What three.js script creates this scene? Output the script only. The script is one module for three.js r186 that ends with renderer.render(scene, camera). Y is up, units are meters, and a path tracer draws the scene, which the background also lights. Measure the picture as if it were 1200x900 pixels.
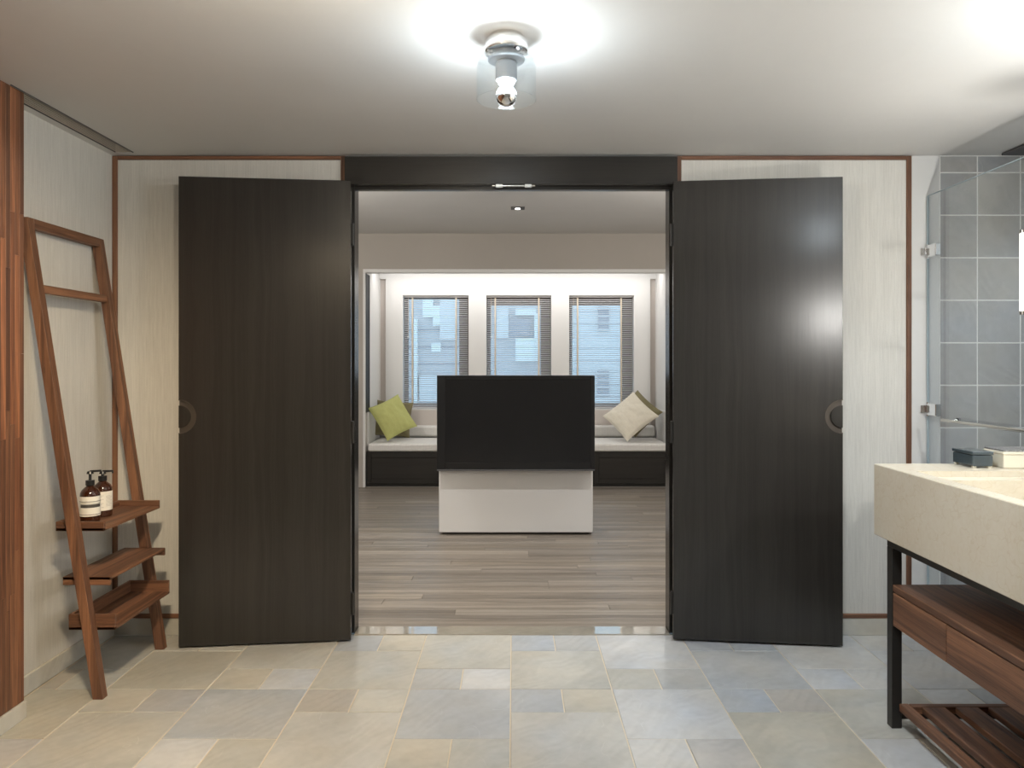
import * as THREE from 'three';
import { RoundedBoxGeometry } from 'three/addons/geometries/RoundedBoxGeometry.js';
import { mergeGeometries } from 'three/addons/utils/BufferGeometryUtils.js';
import { RectAreaLightUniformsLib } from 'three/addons/lights/RectAreaLightUniformsLib.js';
import { Brush, Evaluator, SUBTRACTION } from 'three-bvh-csg';

// ---------------------------------------------------------------- camera, sky, exposure
const scene = new THREE.Scene();
const FOCAL = 905;                                   // focal length in pixels of a 1200 x 900 frame
const camera = new THREE.PerspectiveCamera(2 * Math.atan(450 / FOCAL) * 180 / Math.PI, 1200 / 900, 0.05, 200);
camera.position.set(0, 1.28, 0);
camera.lookAt(0, 1.28, -10);
camera.setViewOffset(1200, 900, -2, 25, 1200, 900);  // shift lens: horizon above the middle of the frame
const renderer = new THREE.WebGLRenderer({ antialias: true });
renderer.toneMapping = THREE.LinearToneMapping;
renderer.toneMappingExposure = 1.0;
renderer.shadowMap.enabled = true;
scene.background = new THREE.Color().setRGB(1.25, 1.85, 2.35);   // overcast blue dusk sky seen only through the windows
RectAreaLightUniformsLib.init();

const COOL = new THREE.Color().setRGB(0.87, 0.945, 1.0);
const WARM = new THREE.Color().setRGB(1.0, 0.80, 0.54);
const NEUTRAL = new THREE.Color().setRGB(1.0, 0.965, 0.92);
const LED = new THREE.Color().setRGB(1.0, 0.985, 0.97);

// depth Z is measured from the camera along the view; world z = -Z
const CEIL = 2.253, ZW = 3.637, ZW2 = 3.737, CEIL2 = 2.607, ZF = 7.93, ZB = 8.75;

// ---------------------------------------------------------------- helpers: random numbers, noise, textures
let seed = 12345;
const rnd = () => { seed = (seed * 1664525 + 1013904223) >>> 0; return seed / 4294967296; };
const rr = (a, b) => a + (b - a) * rnd();
const pick = (a) => a[Math.floor(rnd() * a.length)];
const hash = (x, y, s) => { let h = Math.imul(x, 374761393) ^ Math.imul(y, 668265263) ^ Math.imul(s + 11, 2246822519); h = Math.imul(h ^ (h >>> 13), 1274126177); return ((h ^ (h >>> 16)) >>> 0) / 4294967296; };
function vn(u, v, px, py, s) {                       // value noise, periodic over u, v in 0..1 with px, py cells
  const x = u * px, y = v * py, ix = Math.floor(x), iy = Math.floor(y);
  let fx = x - ix, fy = y - iy; fx = fx * fx * (3 - 2 * fx); fy = fy * fy * (3 - 2 * fy);
  const m = (a, n) => ((a % n) + n) % n, x0 = m(ix, px), x1 = m(ix + 1, px), y0 = m(iy, py), y1 = m(iy + 1, py);
  const a = hash(x0, y0, s), b = hash(x1, y0, s), c = hash(x0, y1, s), d = hash(x1, y1, s);
  return a + (b - a) * fx + (c - a) * fy + (a - b - c + d) * fx * fy;
}
function fbm(u, v, px, py, s, oct = 4) { let t = 0, a = 0.5, n = 0; for (let i = 0; i < oct; i++) { t += a * vn(u, v, px << i, py << i, s + i); n += a; a *= 0.5; } return t / n; }
const clamp = (x) => Math.max(0, Math.min(1, x));
const mix3 = (a, b, t) => [a[0] + (b[0] - a[0]) * t, a[1] + (b[1] - a[1]) * t, a[2] + (b[2] - a[2]) * t];
function tex(w, h, lenU, lenV, fn, color = true) {   // fn(u, v) -> [r, g, b] in 0..1 (sRGB when color)
  const d = new Uint8Array(w * h * 4);
  for (let j = 0; j < h; j++) for (let i = 0; i < w; i++) {
    const c = fn((i + 0.5) / w, (j + 0.5) / h), o = (j * w + i) * 4;
    d[o] = clamp(c[0]) * 255; d[o + 1] = clamp(c[1]) * 255; d[o + 2] = clamp(c[2]) * 255; d[o + 3] = 255;
  }
  const t = new THREE.DataTexture(d, w, h);
  t.wrapS = t.wrapT = THREE.RepeatWrapping; t.magFilter = THREE.LinearFilter; t.minFilter = THREE.LinearMipmapLinearFilter; t.generateMipmaps = true;
  if (color) t.colorSpace = THREE.SRGBColorSpace;
  t.repeat.set(1 / lenU, 1 / lenV); t.needsUpdate = true;
  return t;
}
const g1 = (x) => [x, x, x];
// wood: grain runs along u
function woodTex(dark, light, s, bands = 10, contrast = 1) {
  return tex(512, 512, 1.2, 0.4, (u, v) => {
    const warp = 0.18 * (fbm(u, v, 2, 4, s) - 0.5) + 0.05 * (fbm(u, v, 5, 10, s + 3) - 0.5);
    const b = vn(u, ((v + warp) % 1 + 1) % 1, 1, bands, s + 7), b2 = vn(u, ((v + warp * 0.6) % 1 + 1) % 1, 1, bands * 4, s + 8);
    const fibre = vn(u, v, 14, 190, s + 9), pore = vn(u, v, 28, 256, s + 10) > 0.86 ? 0.16 : 0;
    return mix3(dark, light, clamp(0.5 + contrast * (0.75 * (b - 0.5) + 0.45 * (b2 - 0.5) + 0.35 * (fibre - 0.5)) - pore));
  });
}
const walnutMap = woodTex([0.29, 0.19, 0.135], [0.615, 0.435, 0.315], 21, 9);
const oakMap = woodTex([0.42, 0.39, 0.355], [0.635, 0.60, 0.555], 41, 12);
const darkMap = woodTex([0.150, 0.142, 0.132], [0.19, 0.182, 0.17], 61, 22, 0.8);
const grainBump = tex(256, 512, 0.6, 0.3, (u, v) => g1(0.6 * vn(u, v, 8, 200, 5) + 0.4 * vn(u, v, 3, 60, 6)), false);
const fabricMap = tex(512, 512, 0.5, 0.5, (u, v) => {                       // fine vertical slub of a woven wall covering
  const s = 0.5 * vn(u, v, 230, 8, 3) + 0.3 * vn(u, v, 90, 3, 4) + 0.2 * vn(u, v, 200, 160, 9), c = fbm(u, v, 3, 2, 12) - 0.5;
  return g1(0.93 + 0.10 * (s - 0.5) + 0.05 * c);
});
const fabricBump = tex(512, 512, 0.25, 0.25, (u, v) => g1(0.6 * vn(u, v, 200, 14, 3) + 0.4 * vn(u, v, 180, 180, 9)), false);
const slateMap = tex(512, 512, 0.9, 0.9, (u, v) => {                        // cleft slate: soft clouds and pale diagonal veins
  const w = 0.35 * fbm(u, v, 3, 3, 31), a = ((u + v * 1.0 + w) % 1 + 1) % 1;
  const st = vn(a, ((v - u) % 1 + 1) % 1, 34, 5, 34), c = fbm(u, v, 4, 4, 36, 5), f = fbm(u, v, 40, 40, 38, 3);
  const r = Math.abs(fbm(u, v, 5, 7, 40, 3) - 0.5), vein = r < 0.006 && fbm(u, v, 9, 9, 44) > 0.56 ? 0.06 : 0;
  const k = 0.90 + 0.12 * (c - 0.5) + 0.04 * (st - 0.5) + 0.05 * (f - 0.5) + vein * 0.6, t = 0.05 * (fbm(u, v, 3, 4, 47) - 0.5);
  return [k + t, k, k - t * 1.6];
});
const slateBump = tex(512, 512, 0.9, 0.9, (u, v) => {
  const w = 0.35 * fbm(u, v, 3, 3, 31), a = ((u + v + w) % 1 + 1) % 1;
  return g1(0.5 * vn(a, ((v - u) % 1 + 1) % 1, 34, 5, 34) + 0.3 * fbm(u, v, 12, 12, 33, 4) + 0.2 * fbm(u, v, 50, 50, 35, 2));
}, false);
const marbleMap = tex(512, 512, 0.6, 0.6, (u, v) => {                       // cream limestone with fine worm-like marks
  const r = Math.abs(fbm(u, v, 14, 14, 71, 3) - 0.5), r2 = Math.abs(fbm(u, v, 9, 11, 75, 4) - 0.52), c = fbm(u, v, 4, 4, 78);
  const k = (r < 0.02 ? 0.26 : 0) + (r2 < 0.007 ? 0.22 : 0) + 0.5 * (c - 0.5) + 0.25 * (fbm(u, v, 60, 60, 81, 2) - 0.5);
  return mix3([0.815, 0.79, 0.73], [0.755, 0.70, 0.605], clamp(0.30 + k));
});
const cloudMap = tex(256, 256, 2.4, 2.4, (u, v) => g1(0.95 + 0.05 * (fbm(u, v, 3, 3, 91, 4) - 0.5)));
const clothMap = tex(256, 256, 0.06, 0.06, (u, v) => g1(0.9 + 0.1 * (0.5 * vn(u, v, 60, 4, 2) + 0.5 * vn(u, v, 4, 60, 3))));

// ---------------------------------------------------------------- materials
const rgb = (r, g, b) => new THREE.Color().setRGB(r, g, b);
const std = (o) => new THREE.MeshStandardMaterial(o);
const phys = (o) => new THREE.MeshPhysicalMaterial(o);
const M = {
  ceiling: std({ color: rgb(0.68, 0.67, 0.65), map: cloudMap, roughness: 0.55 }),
  fabric: std({ color: rgb(0.69, 0.675, 0.63), map: fabricMap, bumpMap: fabricBump, bumpScale: 0.0006, roughness: 0.9 }),
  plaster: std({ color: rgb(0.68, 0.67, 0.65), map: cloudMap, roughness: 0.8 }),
  greige: std({ color: rgb(0.52, 0.48, 0.43), map: cloudMap, roughness: 0.85 }),
  white: std({ color: rgb(0.80, 0.79, 0.77), roughness: 0.6 }),
  groove: std({ color: rgb(0.66, 0.60, 0.555), roughness: 0.7 }),
  skirting: std({ color: rgb(0.66, 0.63, 0.55), map: slateMap, roughness: 0.6 }),
  grout: std({ color: rgb(0.62, 0.55, 0.43), roughness: 0.9 }),
  walnut: phys({ map: walnutMap, bumpMap: grainBump, bumpScale: 0.0004, roughness: 0.55 }),
  door: phys({ map: darkMap, bumpMap: grainBump, bumpScale: 0.00008, roughness: 0.24 }),
  bronze: std({ color: rgb(0.075, 0.062, 0.05), metalness: 0.5, roughness: 0.45 }),
  chrome: std({ color: rgb(0.86, 0.87, 0.88), metalness: 1, roughness: 0.07 }),
  steel: std({ color: rgb(0.62, 0.61, 0.58), metalness: 1, roughness: 0.22 }),
  blackMetal: std({ color: rgb(0.035, 0.033, 0.03), metalness: 0.4, roughness: 0.45 }),
  darkMetal: std({ color: rgb(0.10, 0.10, 0.105), metalness: 0.3, roughness: 0.5 }),
  duct: std({ color: rgb(0.45, 0.45, 0.45), metalness: 0.3, roughness: 0.6 }),
  grille: std({ color: rgb(0.60, 0.55, 0.47), roughness: 0.55 }),
  marble: phys({ map: marbleMap, roughness: 0.26 }),
  threshold: phys({ color: rgb(0.46, 0.42, 0.345), map: slateMap, roughness: 0.03, clearcoat: 1, clearcoatRoughness: 0.0, ior: 1.6 }),
  glass: phys({ color: rgb(0.965, 0.98, 0.985), transmission: 1, thickness: 0, roughness: 0.0, ior: 1.5 }),
  shade: phys({ color: rgb(0.95, 0.97, 0.98), transmission: 1, thickness: 0, roughness: 0.0, ior: 1.8 }),
  glassEdge: phys({ color: rgb(0.38, 0.46, 0.50), roughness: 0.15 }),
  tvScreen: phys({ color: rgb(0.008, 0.008, 0.009), roughness: 0.2, ior: 1.45 }),
  tvBezel: phys({ color: rgb(0.007, 0.007, 0.008), roughness: 0.25 }),
  pedestal: phys({ color: rgb(0.74, 0.735, 0.73), roughness: 0.42 }),
  linen: std({ color: rgb(0.84, 0.82, 0.78), map: clothMap, roughness: 0.95 }),
  green: phys({ color: rgb(0.56, 0.57, 0.20), map: clothMap, roughness: 0.75, sheen: 0.4, sheenRoughness: 0.5, sheenColor: rgb(0.6, 0.65, 0.3) }),
  cream: phys({ color: rgb(0.86, 0.80, 0.665), map: clothMap, roughness: 0.7, sheen: 0.4, sheenRoughness: 0.5, sheenColor: rgb(0.8, 0.75, 0.6) }),
  olive: phys({ color: rgb(0.235, 0.205, 0.105), map: clothMap, roughness: 0.8, sheen: 0.3, sheenRoughness: 0.5, sheenColor: rgb(0.4, 0.35, 0.2) }),
  slat: std({ color: rgb(0.66, 0.64, 0.64), roughness: 0.45 }),
  tape: std({ color: rgb(0.72, 0.62, 0.49), roughness: 0.9 }),
  winFrame: std({ color: rgb(0.20, 0.175, 0.16), roughness: 0.5 }),
  knob: std({ color: rgb(0.85, 0.84, 0.80), roughness: 0.4 }),
  concrete: std({ color: rgb(0.62, 0.66, 0.68), roughness: 0.9 }),
  concrete2: std({ color: rgb(0.52, 0.54, 0.57), roughness: 0.9 }),
  paleCladding: std({ color: rgb(0.74, 0.80, 0.80), roughness: 0.8 }),
  louvre: std({ color: rgb(0.30, 0.33, 0.38), roughness: 0.6 }),
  amber: phys({ color: rgb(0.045, 0.014, 0.006), roughness: 0.06, clearcoat: 0.6 }),
  blackPlastic: phys({ color: rgb(0.012, 0.012, 0.013), roughness: 0.3 }),
  navy: phys({ color: rgb(0.075, 0.115, 0.17), roughness: 0.22, clearcoat: 0.5, clearcoatRoughness: 0.1, map: marbleMap }),
  creamBox: phys({ color: rgb(0.72, 0.67, 0.55), roughness: 0.35 }),
  bulbGlow: std({ color: rgb(1, 1, 1), emissive: rgb(0.95, 0.98, 1), emissiveIntensity: 6 }),
  ceramic: std({ color: rgb(0.06, 0.065, 0.07), roughness: 0.35 }),
  wallStone: std({ color: rgb(0.66, 0.66, 0.65), map: cloudMap, roughness: 0.55 }),
};

// ---------------------------------------------------------------- helpers: geometry and scene graph
const usedNames = new Map();
function numbered(name) { const n = usedNames.get(name) ?? 0; usedNames.set(name, n + 1); return n ? `${name}_${String(n).padStart(3, '0')}` : name; }
// uv in metres by the face's main direction; grain 'x' | 'y' | 'z' puts u along that axis
function uvMetres(g, grain = 'x', off = [0, 0], ox = 0, oy = 0, oz = 0) {
  if (g.index) g = g.toNonIndexed();
  const p = g.attributes.position, uv = new Float32Array(p.count * 2), A = new THREE.Vector3(), B = new THREE.Vector3(), C = new THREE.Vector3(), q = new THREE.Vector3();
  for (let i = 0; i < p.count; i += 3) {
    A.fromBufferAttribute(p, i); B.fromBufferAttribute(p, i + 1); C.fromBufferAttribute(p, i + 2);
    q.copy(B).sub(A).cross(C.clone().sub(A));
    const n = [Math.abs(q.x), Math.abs(q.y), Math.abs(q.z)], k = n[0] >= n[1] && n[0] >= n[2] ? 0 : n[1] >= n[2] ? 1 : 2;
    let [a, b] = [[2, 1], [0, 2], [0, 1]][k];
    const gi = 'xyz'.indexOf(grain);
    if (b === gi) [a, b] = [b, a];
    for (let j = 0; j < 3; j++) { const c = [p.getX(i + j) + ox, p.getY(i + j) + oy, p.getZ(i + j) + oz]; uv[(i + j) * 2] = c[a] + off[0]; uv[(i + j) * 2 + 1] = c[b] + off[1]; }
  }
  g.setAttribute('uv', new THREE.BufferAttribute(uv, 2));
  return g;
}
// box with chamfered edges, 44 triangles, centred at the origin
function chamferBox(w, h, d, c = 0.002) {
  c = Math.min(c, w / 2.01, h / 2.01, d / 2.01);
  const H = [w / 2, h / 2, d / 2], V = (s, k) => s.map((t, i) => t * (i === k ? H[i] : H[i] - c));
  const tris = [], quad = (a, b, e, f) => tris.push([a, b, e], [a, e, f]);
  for (let k = 0; k < 3; k++) for (const s of [-1, 1]) {                     // six faces
    const i = (k + 1) % 3, j = (k + 2) % 3, v = (a, b) => { const t = [0, 0, 0]; t[k] = s; t[i] = a; t[j] = b; return V(t, k); };
    quad(v(-1, -1), v(1, -1), v(1, 1), v(-1, 1));
  }
  for (let k = 0; k < 3; k++) for (const a of [-1, 1]) for (const b of [-1, 1]) {   // twelve edges along axis k
    const i = (k + 1) % 3, j = (k + 2) % 3, v = (e, f) => { const t = [0, 0, 0]; t[k] = e; t[i] = a; t[j] = b; return V(t, f); };
    quad(v(-1, i), v(1, i), v(1, j), v(-1, j));
  }
  for (const x of [-1, 1]) for (const y of [-1, 1]) for (const z of [-1, 1]) tris.push([V([x, y, z], 0), V([x, y, z], 1), V([x, y, z], 2)]);
  const pos = [], A = new THREE.Vector3(), B = new THREE.Vector3(), C = new THREE.Vector3(), n = new THREE.Vector3(), m = new THREE.Vector3();
  for (const [a, b, e] of tris) {
    A.set(...a); B.set(...b); C.set(...e); n.copy(B).sub(A).cross(m.copy(C).sub(A)); m.copy(A).add(B).add(C);
    if (n.dot(m) > 0) pos.push(...a, ...b, ...e); else pos.push(...a, ...e, ...b);
  }
  const g = new THREE.BufferGeometry(); g.setAttribute('position', new THREE.Float32BufferAttribute(pos, 3)); g.computeVertexNormals();
  return g;
}
// geometry of a box between x0..x1, y0..y1 and depths Z0..Z1 (Z0 nearer to the camera), in world axes
function ext(x0, x1, y0, y1, Z0, Z1, c = 0.002, grain = 'x', off) {
  const g = chamferBox(x1 - x0, y1 - y0, Math.abs(Z1 - Z0), c);
  g.translate((x0 + x1) / 2, (y0 + y1) / 2, -(Z0 + Z1) / 2);
  return uvMetres(g, grain, off ?? [0, 0]);
}
const woff = () => [rnd() * 3, rnd() * 3];
const merge = (list) => mergeGeometries(list.map((g) => { g = g.index ? g.toNonIndexed() : g; if (!g.attributes.uv) g = uvMetres(g); if (!g.attributes.normal) g.computeVertexNormals(); for (const k of Object.keys(g.attributes)) if (!['position', 'normal', 'uv'].includes(k)) g.deleteAttribute(k); return g; }));
function part(name, geo, mat, parent, label) {
  const m = new THREE.Mesh(Array.isArray(geo) ? merge(geo) : geo, mat); m.name = name; parent.add(m);
  if (label) m.userData.label = label;
  return m;
}
function struct(name, geo, mat, label) { const m = part(numbered(name), geo, mat, scene); m.userData = { kind: 'structure', label }; return m; }
function structGroup(name, label) { const g = new THREE.Group(); g.name = numbered(name); g.userData = { kind: 'structure', label }; scene.add(g); return g; }
function thing(name, label, category, pos = [0, 0, 0], group) {
  const g = new THREE.Group(); g.name = numbered(name); g.position.set(...pos); g.userData = { label, category, kind: 'thing' }; if (group) g.userData.group = group; scene.add(g); return g;
}
const at = (g, x, y, z) => { g.translate(x, y, z); return g; };
function wood(x0, x1, y0, y1, Z0, Z1, grain, c = 0.0025) { return ext(x0, x1, y0, y1, Z0, Z1, c, grain, woff()); }
const cyl = (r, h, seg = 32, r2 = r) => new THREE.CylinderGeometry(r2, r, h, seg);
const lathe = (pts, seg = 48) => new THREE.LatheGeometry(pts.map(([x, y]) => new THREE.Vector2(x, y)), seg);
function plate(points, holes, depth) {               // outline in x, y extruded away from the camera
  const s = new THREE.Shape(points.map(([x, y]) => new THREE.Vector2(x, y)));
  for (const h of holes) s.holes.push(new THREE.Path(h.map(([x, y]) => new THREE.Vector2(x, y))));
  return new THREE.ExtrudeGeometry(s, { depth, bevelEnabled: false });
}
const rect = (x0, x1, y0, y1) => [[x0, y0], [x1, y0], [x1, y1], [x0, y1]];

// ================================================================ THE BATHROOM
// ---- floor of slate: two column patterns of large squares and pairs of half tiles
{
  const floor = structGroup('floor', 'mixed grey and beige slate floor in large squares and paired small tiles');
  const bed = ext(-1.95, 3.0, -0.08, -0.003, -1.6, ZW, 0.001); part('grout_bed', bed, M.grout, floor);
  const tint = { g: [0.49, 0.51, 0.525], l: [0.615, 0.62, 0.615], b: [0.55, 0.54, 0.49], t: [0.535, 0.51, 0.435], w: [0.57, 0.56, 0.52], d: [0.43, 0.445, 0.465], m: [0.50, 0.485, 0.46] };  // l is brightened and laid on the vanity side in place of light
  const mats = {}; for (const k in tint) mats[k] = std({ color: rgb(...tint[k]), map: slateMap, bumpMap: slateBump, bumpScale: 0.0016, roughness: 0.6 });
  // tones of the tiles in view, far to near, per column; a pair of letters is a row of two half tiles
  const plan = { '-5': ['b', 'mb', 't', 'dm'], '-4': ['wb', 't', 'bm', 'b'], '-3': ['b', 'bl', 'g', 'lb'], '-2': ['gb', 'b', 'mb', 'w'], '-1': ['b', 'gl', 'g', 'bb'], '0': ['gg', 'b', 'gb', 'w'],
    '1': ['l', 'bg', 'l', 'lm'], '2': ['dg', 'g', 'gm', 't'], '3': ['l', 'll', 'b', 'lb'], '4': ['ll', 'l', 'lg', 'l'] };
  const S = 0.397, J = 0.0045, T = 0.03, full = [], half = [], cache = new Map();
  const tileGeo = (w, d, n) => { const key = w.toFixed(3) + d.toFixed(3) + n; if (!cache.has(key)) cache.set(key, uvMetres(chamferBox(w, T, d, 0.002), n % 2 ? 'x' : 'z', [n * 0.371, n * 0.213])); return cache.get(key); };
  let count = 0;
  for (let k = -5; k <= 4; k++) {
    const X0 = -0.012 + S * k;
    let Z = 3.63, row = 0, pair = k % 2 === 0;
    while (Z > -1.5) {
      const dz = pair ? S / 2 + 0.0015 : S + 0.003, code = plan[k][row] ?? (pair ? pick(['gb', 'lb', 'bm', 'gl']) : pick(['g', 'b', 'l', 'w', 't']));
      for (const [a, b, c] of pair ? [[X0, X0 + S / 2, code[0]], [X0 + S / 2, X0 + S, code[1]]] : [[X0, X0 + S, code[0]]]) {
        const wall = (Z - dz / 2) < 2.785 ? -1.75 : -1.868, x0 = Math.max(a + J / 2, wall), x1 = Math.min(b - J / 2, 1.94);
        if (x1 - x0 < 0.03) continue;
        const t = part('tile', tileGeo(x1 - x0, dz - J, (count * 7) % 5), mats[c], floor);
        t.position.set((x0 + x1) / 2, -T / 2 + 0.0012 * ((count * 37 % 10) / 10 - 0.5), -(Z - dz / 2)); t.rotation.y = x1 - x0 > S * 0.9 && count % 2 && Math.abs(dz - S) < 0.01 ? Math.PI : 0;
        count++;
      }
      Z -= dz; row++; pair = !pair;
    }
  }
  // shower tray floor beyond the glass
  part('shower_floor', ext(1.945, 2.9, -0.02, 0.0, 2.80, 3.63, 0.002), mats.g, floor);
}
// ---- ceiling with a slot for the air grille
{
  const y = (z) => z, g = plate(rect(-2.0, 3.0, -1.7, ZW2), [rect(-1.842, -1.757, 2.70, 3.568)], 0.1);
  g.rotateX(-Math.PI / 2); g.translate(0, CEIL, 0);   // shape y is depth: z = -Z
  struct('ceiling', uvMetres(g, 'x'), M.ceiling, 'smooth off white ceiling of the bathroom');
  const d = thing('air_grille', 'slim slotted air grille in the ceiling along the pale fabric wall', 'vent', [-1.80, CEIL, -3.13]);
  const rel = (gg) => at(gg, 1.80, -CEIL, 3.13);
  part('duct', [rel(ext(-1.855, -1.744, CEIL + 0.30, CEIL + 0.31, 2.69, 3.58)), rel(ext(-1.855, -1.845, CEIL + 0.10, CEIL + 0.30, 2.69, 3.58)), rel(ext(-1.754, -1.744, CEIL + 0.10, CEIL + 0.30, 2.69, 3.58)), rel(ext(-1.845, -1.754, CEIL + 0.10, CEIL + 0.30, 2.69, 2.70)), rel(ext(-1.845, -1.754, CEIL + 0.10, CEIL + 0.30, 3.57, 3.58))], M.duct, d);
  part('frame', [rel(ext(-1.843, -1.839, CEIL - 0.002, CEIL + 0.05, 2.70, 3.568, 0.0005)), rel(ext(-1.760, -1.756, CEIL - 0.004, CEIL + 0.05, 2.70, 3.568, 0.0005))], M.darkMetal, d);
  for (let i = 0; i < 6; i++) { const x = -1.832 + i * 0.0128; part("blade", rel(ext(x, x + 0.0045, CEIL - 0.001, CEIL + 0.0015, 2.70, 3.567, 0.0006)), M.grille, d); }
}
// ---- walls
const LX = -1.885, COLX = -1.766, COLZ = 2.785, RX = 1.945;
struct('wall_left', ext(LX - 0.15, LX, 0, CEIL, COLZ - 0.05, ZW, 0.001), M.fabric, 'pale woven fabric wall behind the leaning ladder shelf');
struct('baseboard_left', ext(LX, LX + 0.012, 0.0, 0.075, COLZ, ZW - 0.012, 0.002), M.skirting, 'pale stone skirting under the fabric wall with the ladder shelf');
{ // wood clad return wall made of narrow strips
  const w = structGroup('wall_wood', 'reddish walnut wall of narrow staggered vertical strips');
  part('core', ext(LX - 0.15, COLX - 0.006, 0, CEIL, -1.6, COLZ - 0.004, 0.001), M.walnut, w);
  const tones = [[1, 0.95, 0.9], [0.72, 0.64, 0.58], [1.35, 1.18, 1.05], [0.95, 0.84, 0.75], [1.18, 0.98, 0.82]].map((c) => phys({ map: walnutMap, color: rgb(...c), bumpMap: grainBump, bumpScale: 0.0004, roughness: 0.5 }));
  const geos = new Map(), gstrip = (h, n) => { const k = h.toFixed(2) + n; if (!geos.has(k)) geos.set(k, uvMetres(chamferBox(0.010, h - 0.0006, 0.0246, 0.0006), 'y', [n * 0.37, n * 0.19])); return geos.get(k); };
  for (let i = 0; i < 34; i++) {
    let y = 0.062;
    const z = COLZ - 0.0125 - i * 0.025;
    while (y < CEIL - 0.001) {
      let h = Math.round(rr(0.35, 0.8) * 20) / 20; if (y + h > CEIL - 0.2) h = CEIL - y;
      const s = part('strip', gstrip(h, Math.floor(rnd() * 4)), pick(tones), w); s.position.set(COLX - 0.005, y + h / 2, -z); y += h;
    }
  }
  part('cladding', ext(COLX - 0.012, COLX, 0.062, CEIL, -1.6, COLZ - 34 * 0.025, 0.001, 'y'), M.walnut, w);
  struct('baseboard_wood', ext(COLX - 0.01, COLX + 0.008, 0.0, 0.06, -1.6, COLZ + 0.004, 0.002), M.skirting, 'pale stone skirting under the walnut strip wall');
}
// partition with the double doorway
const OX0 = -0.7515, OX1 = 0.735, OTOP = 2.118;
{
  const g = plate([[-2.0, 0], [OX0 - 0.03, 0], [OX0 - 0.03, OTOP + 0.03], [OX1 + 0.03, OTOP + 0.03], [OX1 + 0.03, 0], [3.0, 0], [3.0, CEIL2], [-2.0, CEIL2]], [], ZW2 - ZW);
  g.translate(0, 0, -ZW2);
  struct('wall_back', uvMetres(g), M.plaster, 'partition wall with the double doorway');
  // fabric panels inside walnut frames
  struct('wall_panel', ext(-1.862, -0.812, 0.10, 2.233, ZW - 0.006, ZW, 0.001), M.fabric, 'tall beige fabric wall panel in a walnut frame beside the ladder shelf');
  struct('wall_panel', ext(0.787, 1.845, 0.10, 2.233, ZW - 0.006, ZW, 0.001), M.fabric, 'tall pale fabric wall panel in a walnut frame beside the shower');
  const Zt = ZW - 0.014, frame = (x0, x1, label) => {
    const t = structGroup('trim_1', label);
    part('stile', wood(x0, x0 + 0.023, 0.10, CEIL - 0.002, Zt, ZW, 'y'), M.walnut, t); part('stile', wood(x1 - 0.023, x1, 0.10, CEIL - 0.002, Zt, ZW, 'y'), M.walnut, t);
    part('rail', wood(x0 + 0.023, x1 - 0.023, CEIL - 0.020, CEIL - 0.002, Zt, ZW, 'x'), M.walnut, t); part('rail', wood(x0, x1, 0.080, 0.0995, Zt, ZW, 'x'), M.walnut, t);
  };
  frame(LX, -0.789, 'thin walnut frame round the beige wall panel beside the ladder shelf'); frame(0.764, 1.868, 'thin walnut frame round the pale wall panel beside the shower');
  struct('baseboard_back', ext(LX, -0.789, 0, 0.078, ZW - 0.012, ZW, 0.002), M.skirting, 'pale stone skirting under the beige wall panel');
  struct('baseboard_back', ext(0.764, 1.868, 0, 0.078, ZW - 0.012, ZW, 0.002), M.skirting, 'pale stone skirting under the pale wall panel beside the shower');
  struct('wall_pier', ext(1.870, 2.0, 0, CEIL, ZW - 0.008, ZW, 0.001), M.wallStone, 'narrow white wall strip that carries the shower hinges');
}
{ // tiled shower wall
  const w = structGroup('wall_shower', 'shower wall of square grey stone tiles with pale joints');
  part('backing', ext(2.0, 2.9, 0, CEIL, ZW - 0.0107, ZW + 0.001, 0.0005), std({ color: rgb(0.80, 0.80, 0.78), roughness: 0.9 }), w);
  const tones = [[0.49, 0.495, 0.50], [0.465, 0.475, 0.485], [0.51, 0.51, 0.505], [0.475, 0.475, 0.47]].map((c) => std({ color: rgb(...c), map: slateMap, bumpMap: slateBump, bumpScale: 0.001, roughness: 0.5 }));
  const xs = [2.001, 2.177, 2.379, 2.581, 2.783, 2.9], tops = [CEIL - 0.002, 2.172];
  while (tops[tops.length - 1] > 0.02) tops.push(Math.max(0, tops[tops.length - 1] - 0.1995));
  for (let i = 0; i < xs.length - 1; i++) for (let j = 0; j < tops.length - 1; j++) {
    const wd = xs[i + 1] - xs[i] - 0.006, h = tops[j] - tops[j + 1] - 0.006; if (h < 0.01) continue;
    const t = part('tile', uvMetres(chamferBox(wd, h, 0.01, 0.001), 'x', woff()), pick(tones), w); t.position.set((xs[i] + xs[i + 1]) / 2, (tops[j] + tops[j + 1]) / 2, -(ZW - 0.0075));
  }
}
struct('wall_right', ext(RX, RX + 0.15, 0, CEIL, -1.6, 2.80, 0.001), M.wallStone, 'pale stone wall behind the vanity');
struct('wall_shower_side', ext(2.9, 3.0, 0, CEIL, 2.68, ZW, 0.001), M.wallStone, 'side wall inside the shower');
struct('wall_shower_front', ext(RX + 0.15, 2.9, 0, CEIL, 2.68, 2.80, 0.001), M.wallStone, 'return wall closing the shower');
struct('wall_rear', ext(-2.0, 3.0, 0, CEIL, -1.75, -1.6, 0.001), M.fabric, 'fabric wall at the other end of the bathroom');
// polished threshold
struct('trim_threshold', ext(OX0, OX1, -0.06, 0.004, 3.632, ZW2, 0.0015), M.threshold, 'polished beige stone threshold in the doorway');

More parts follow.
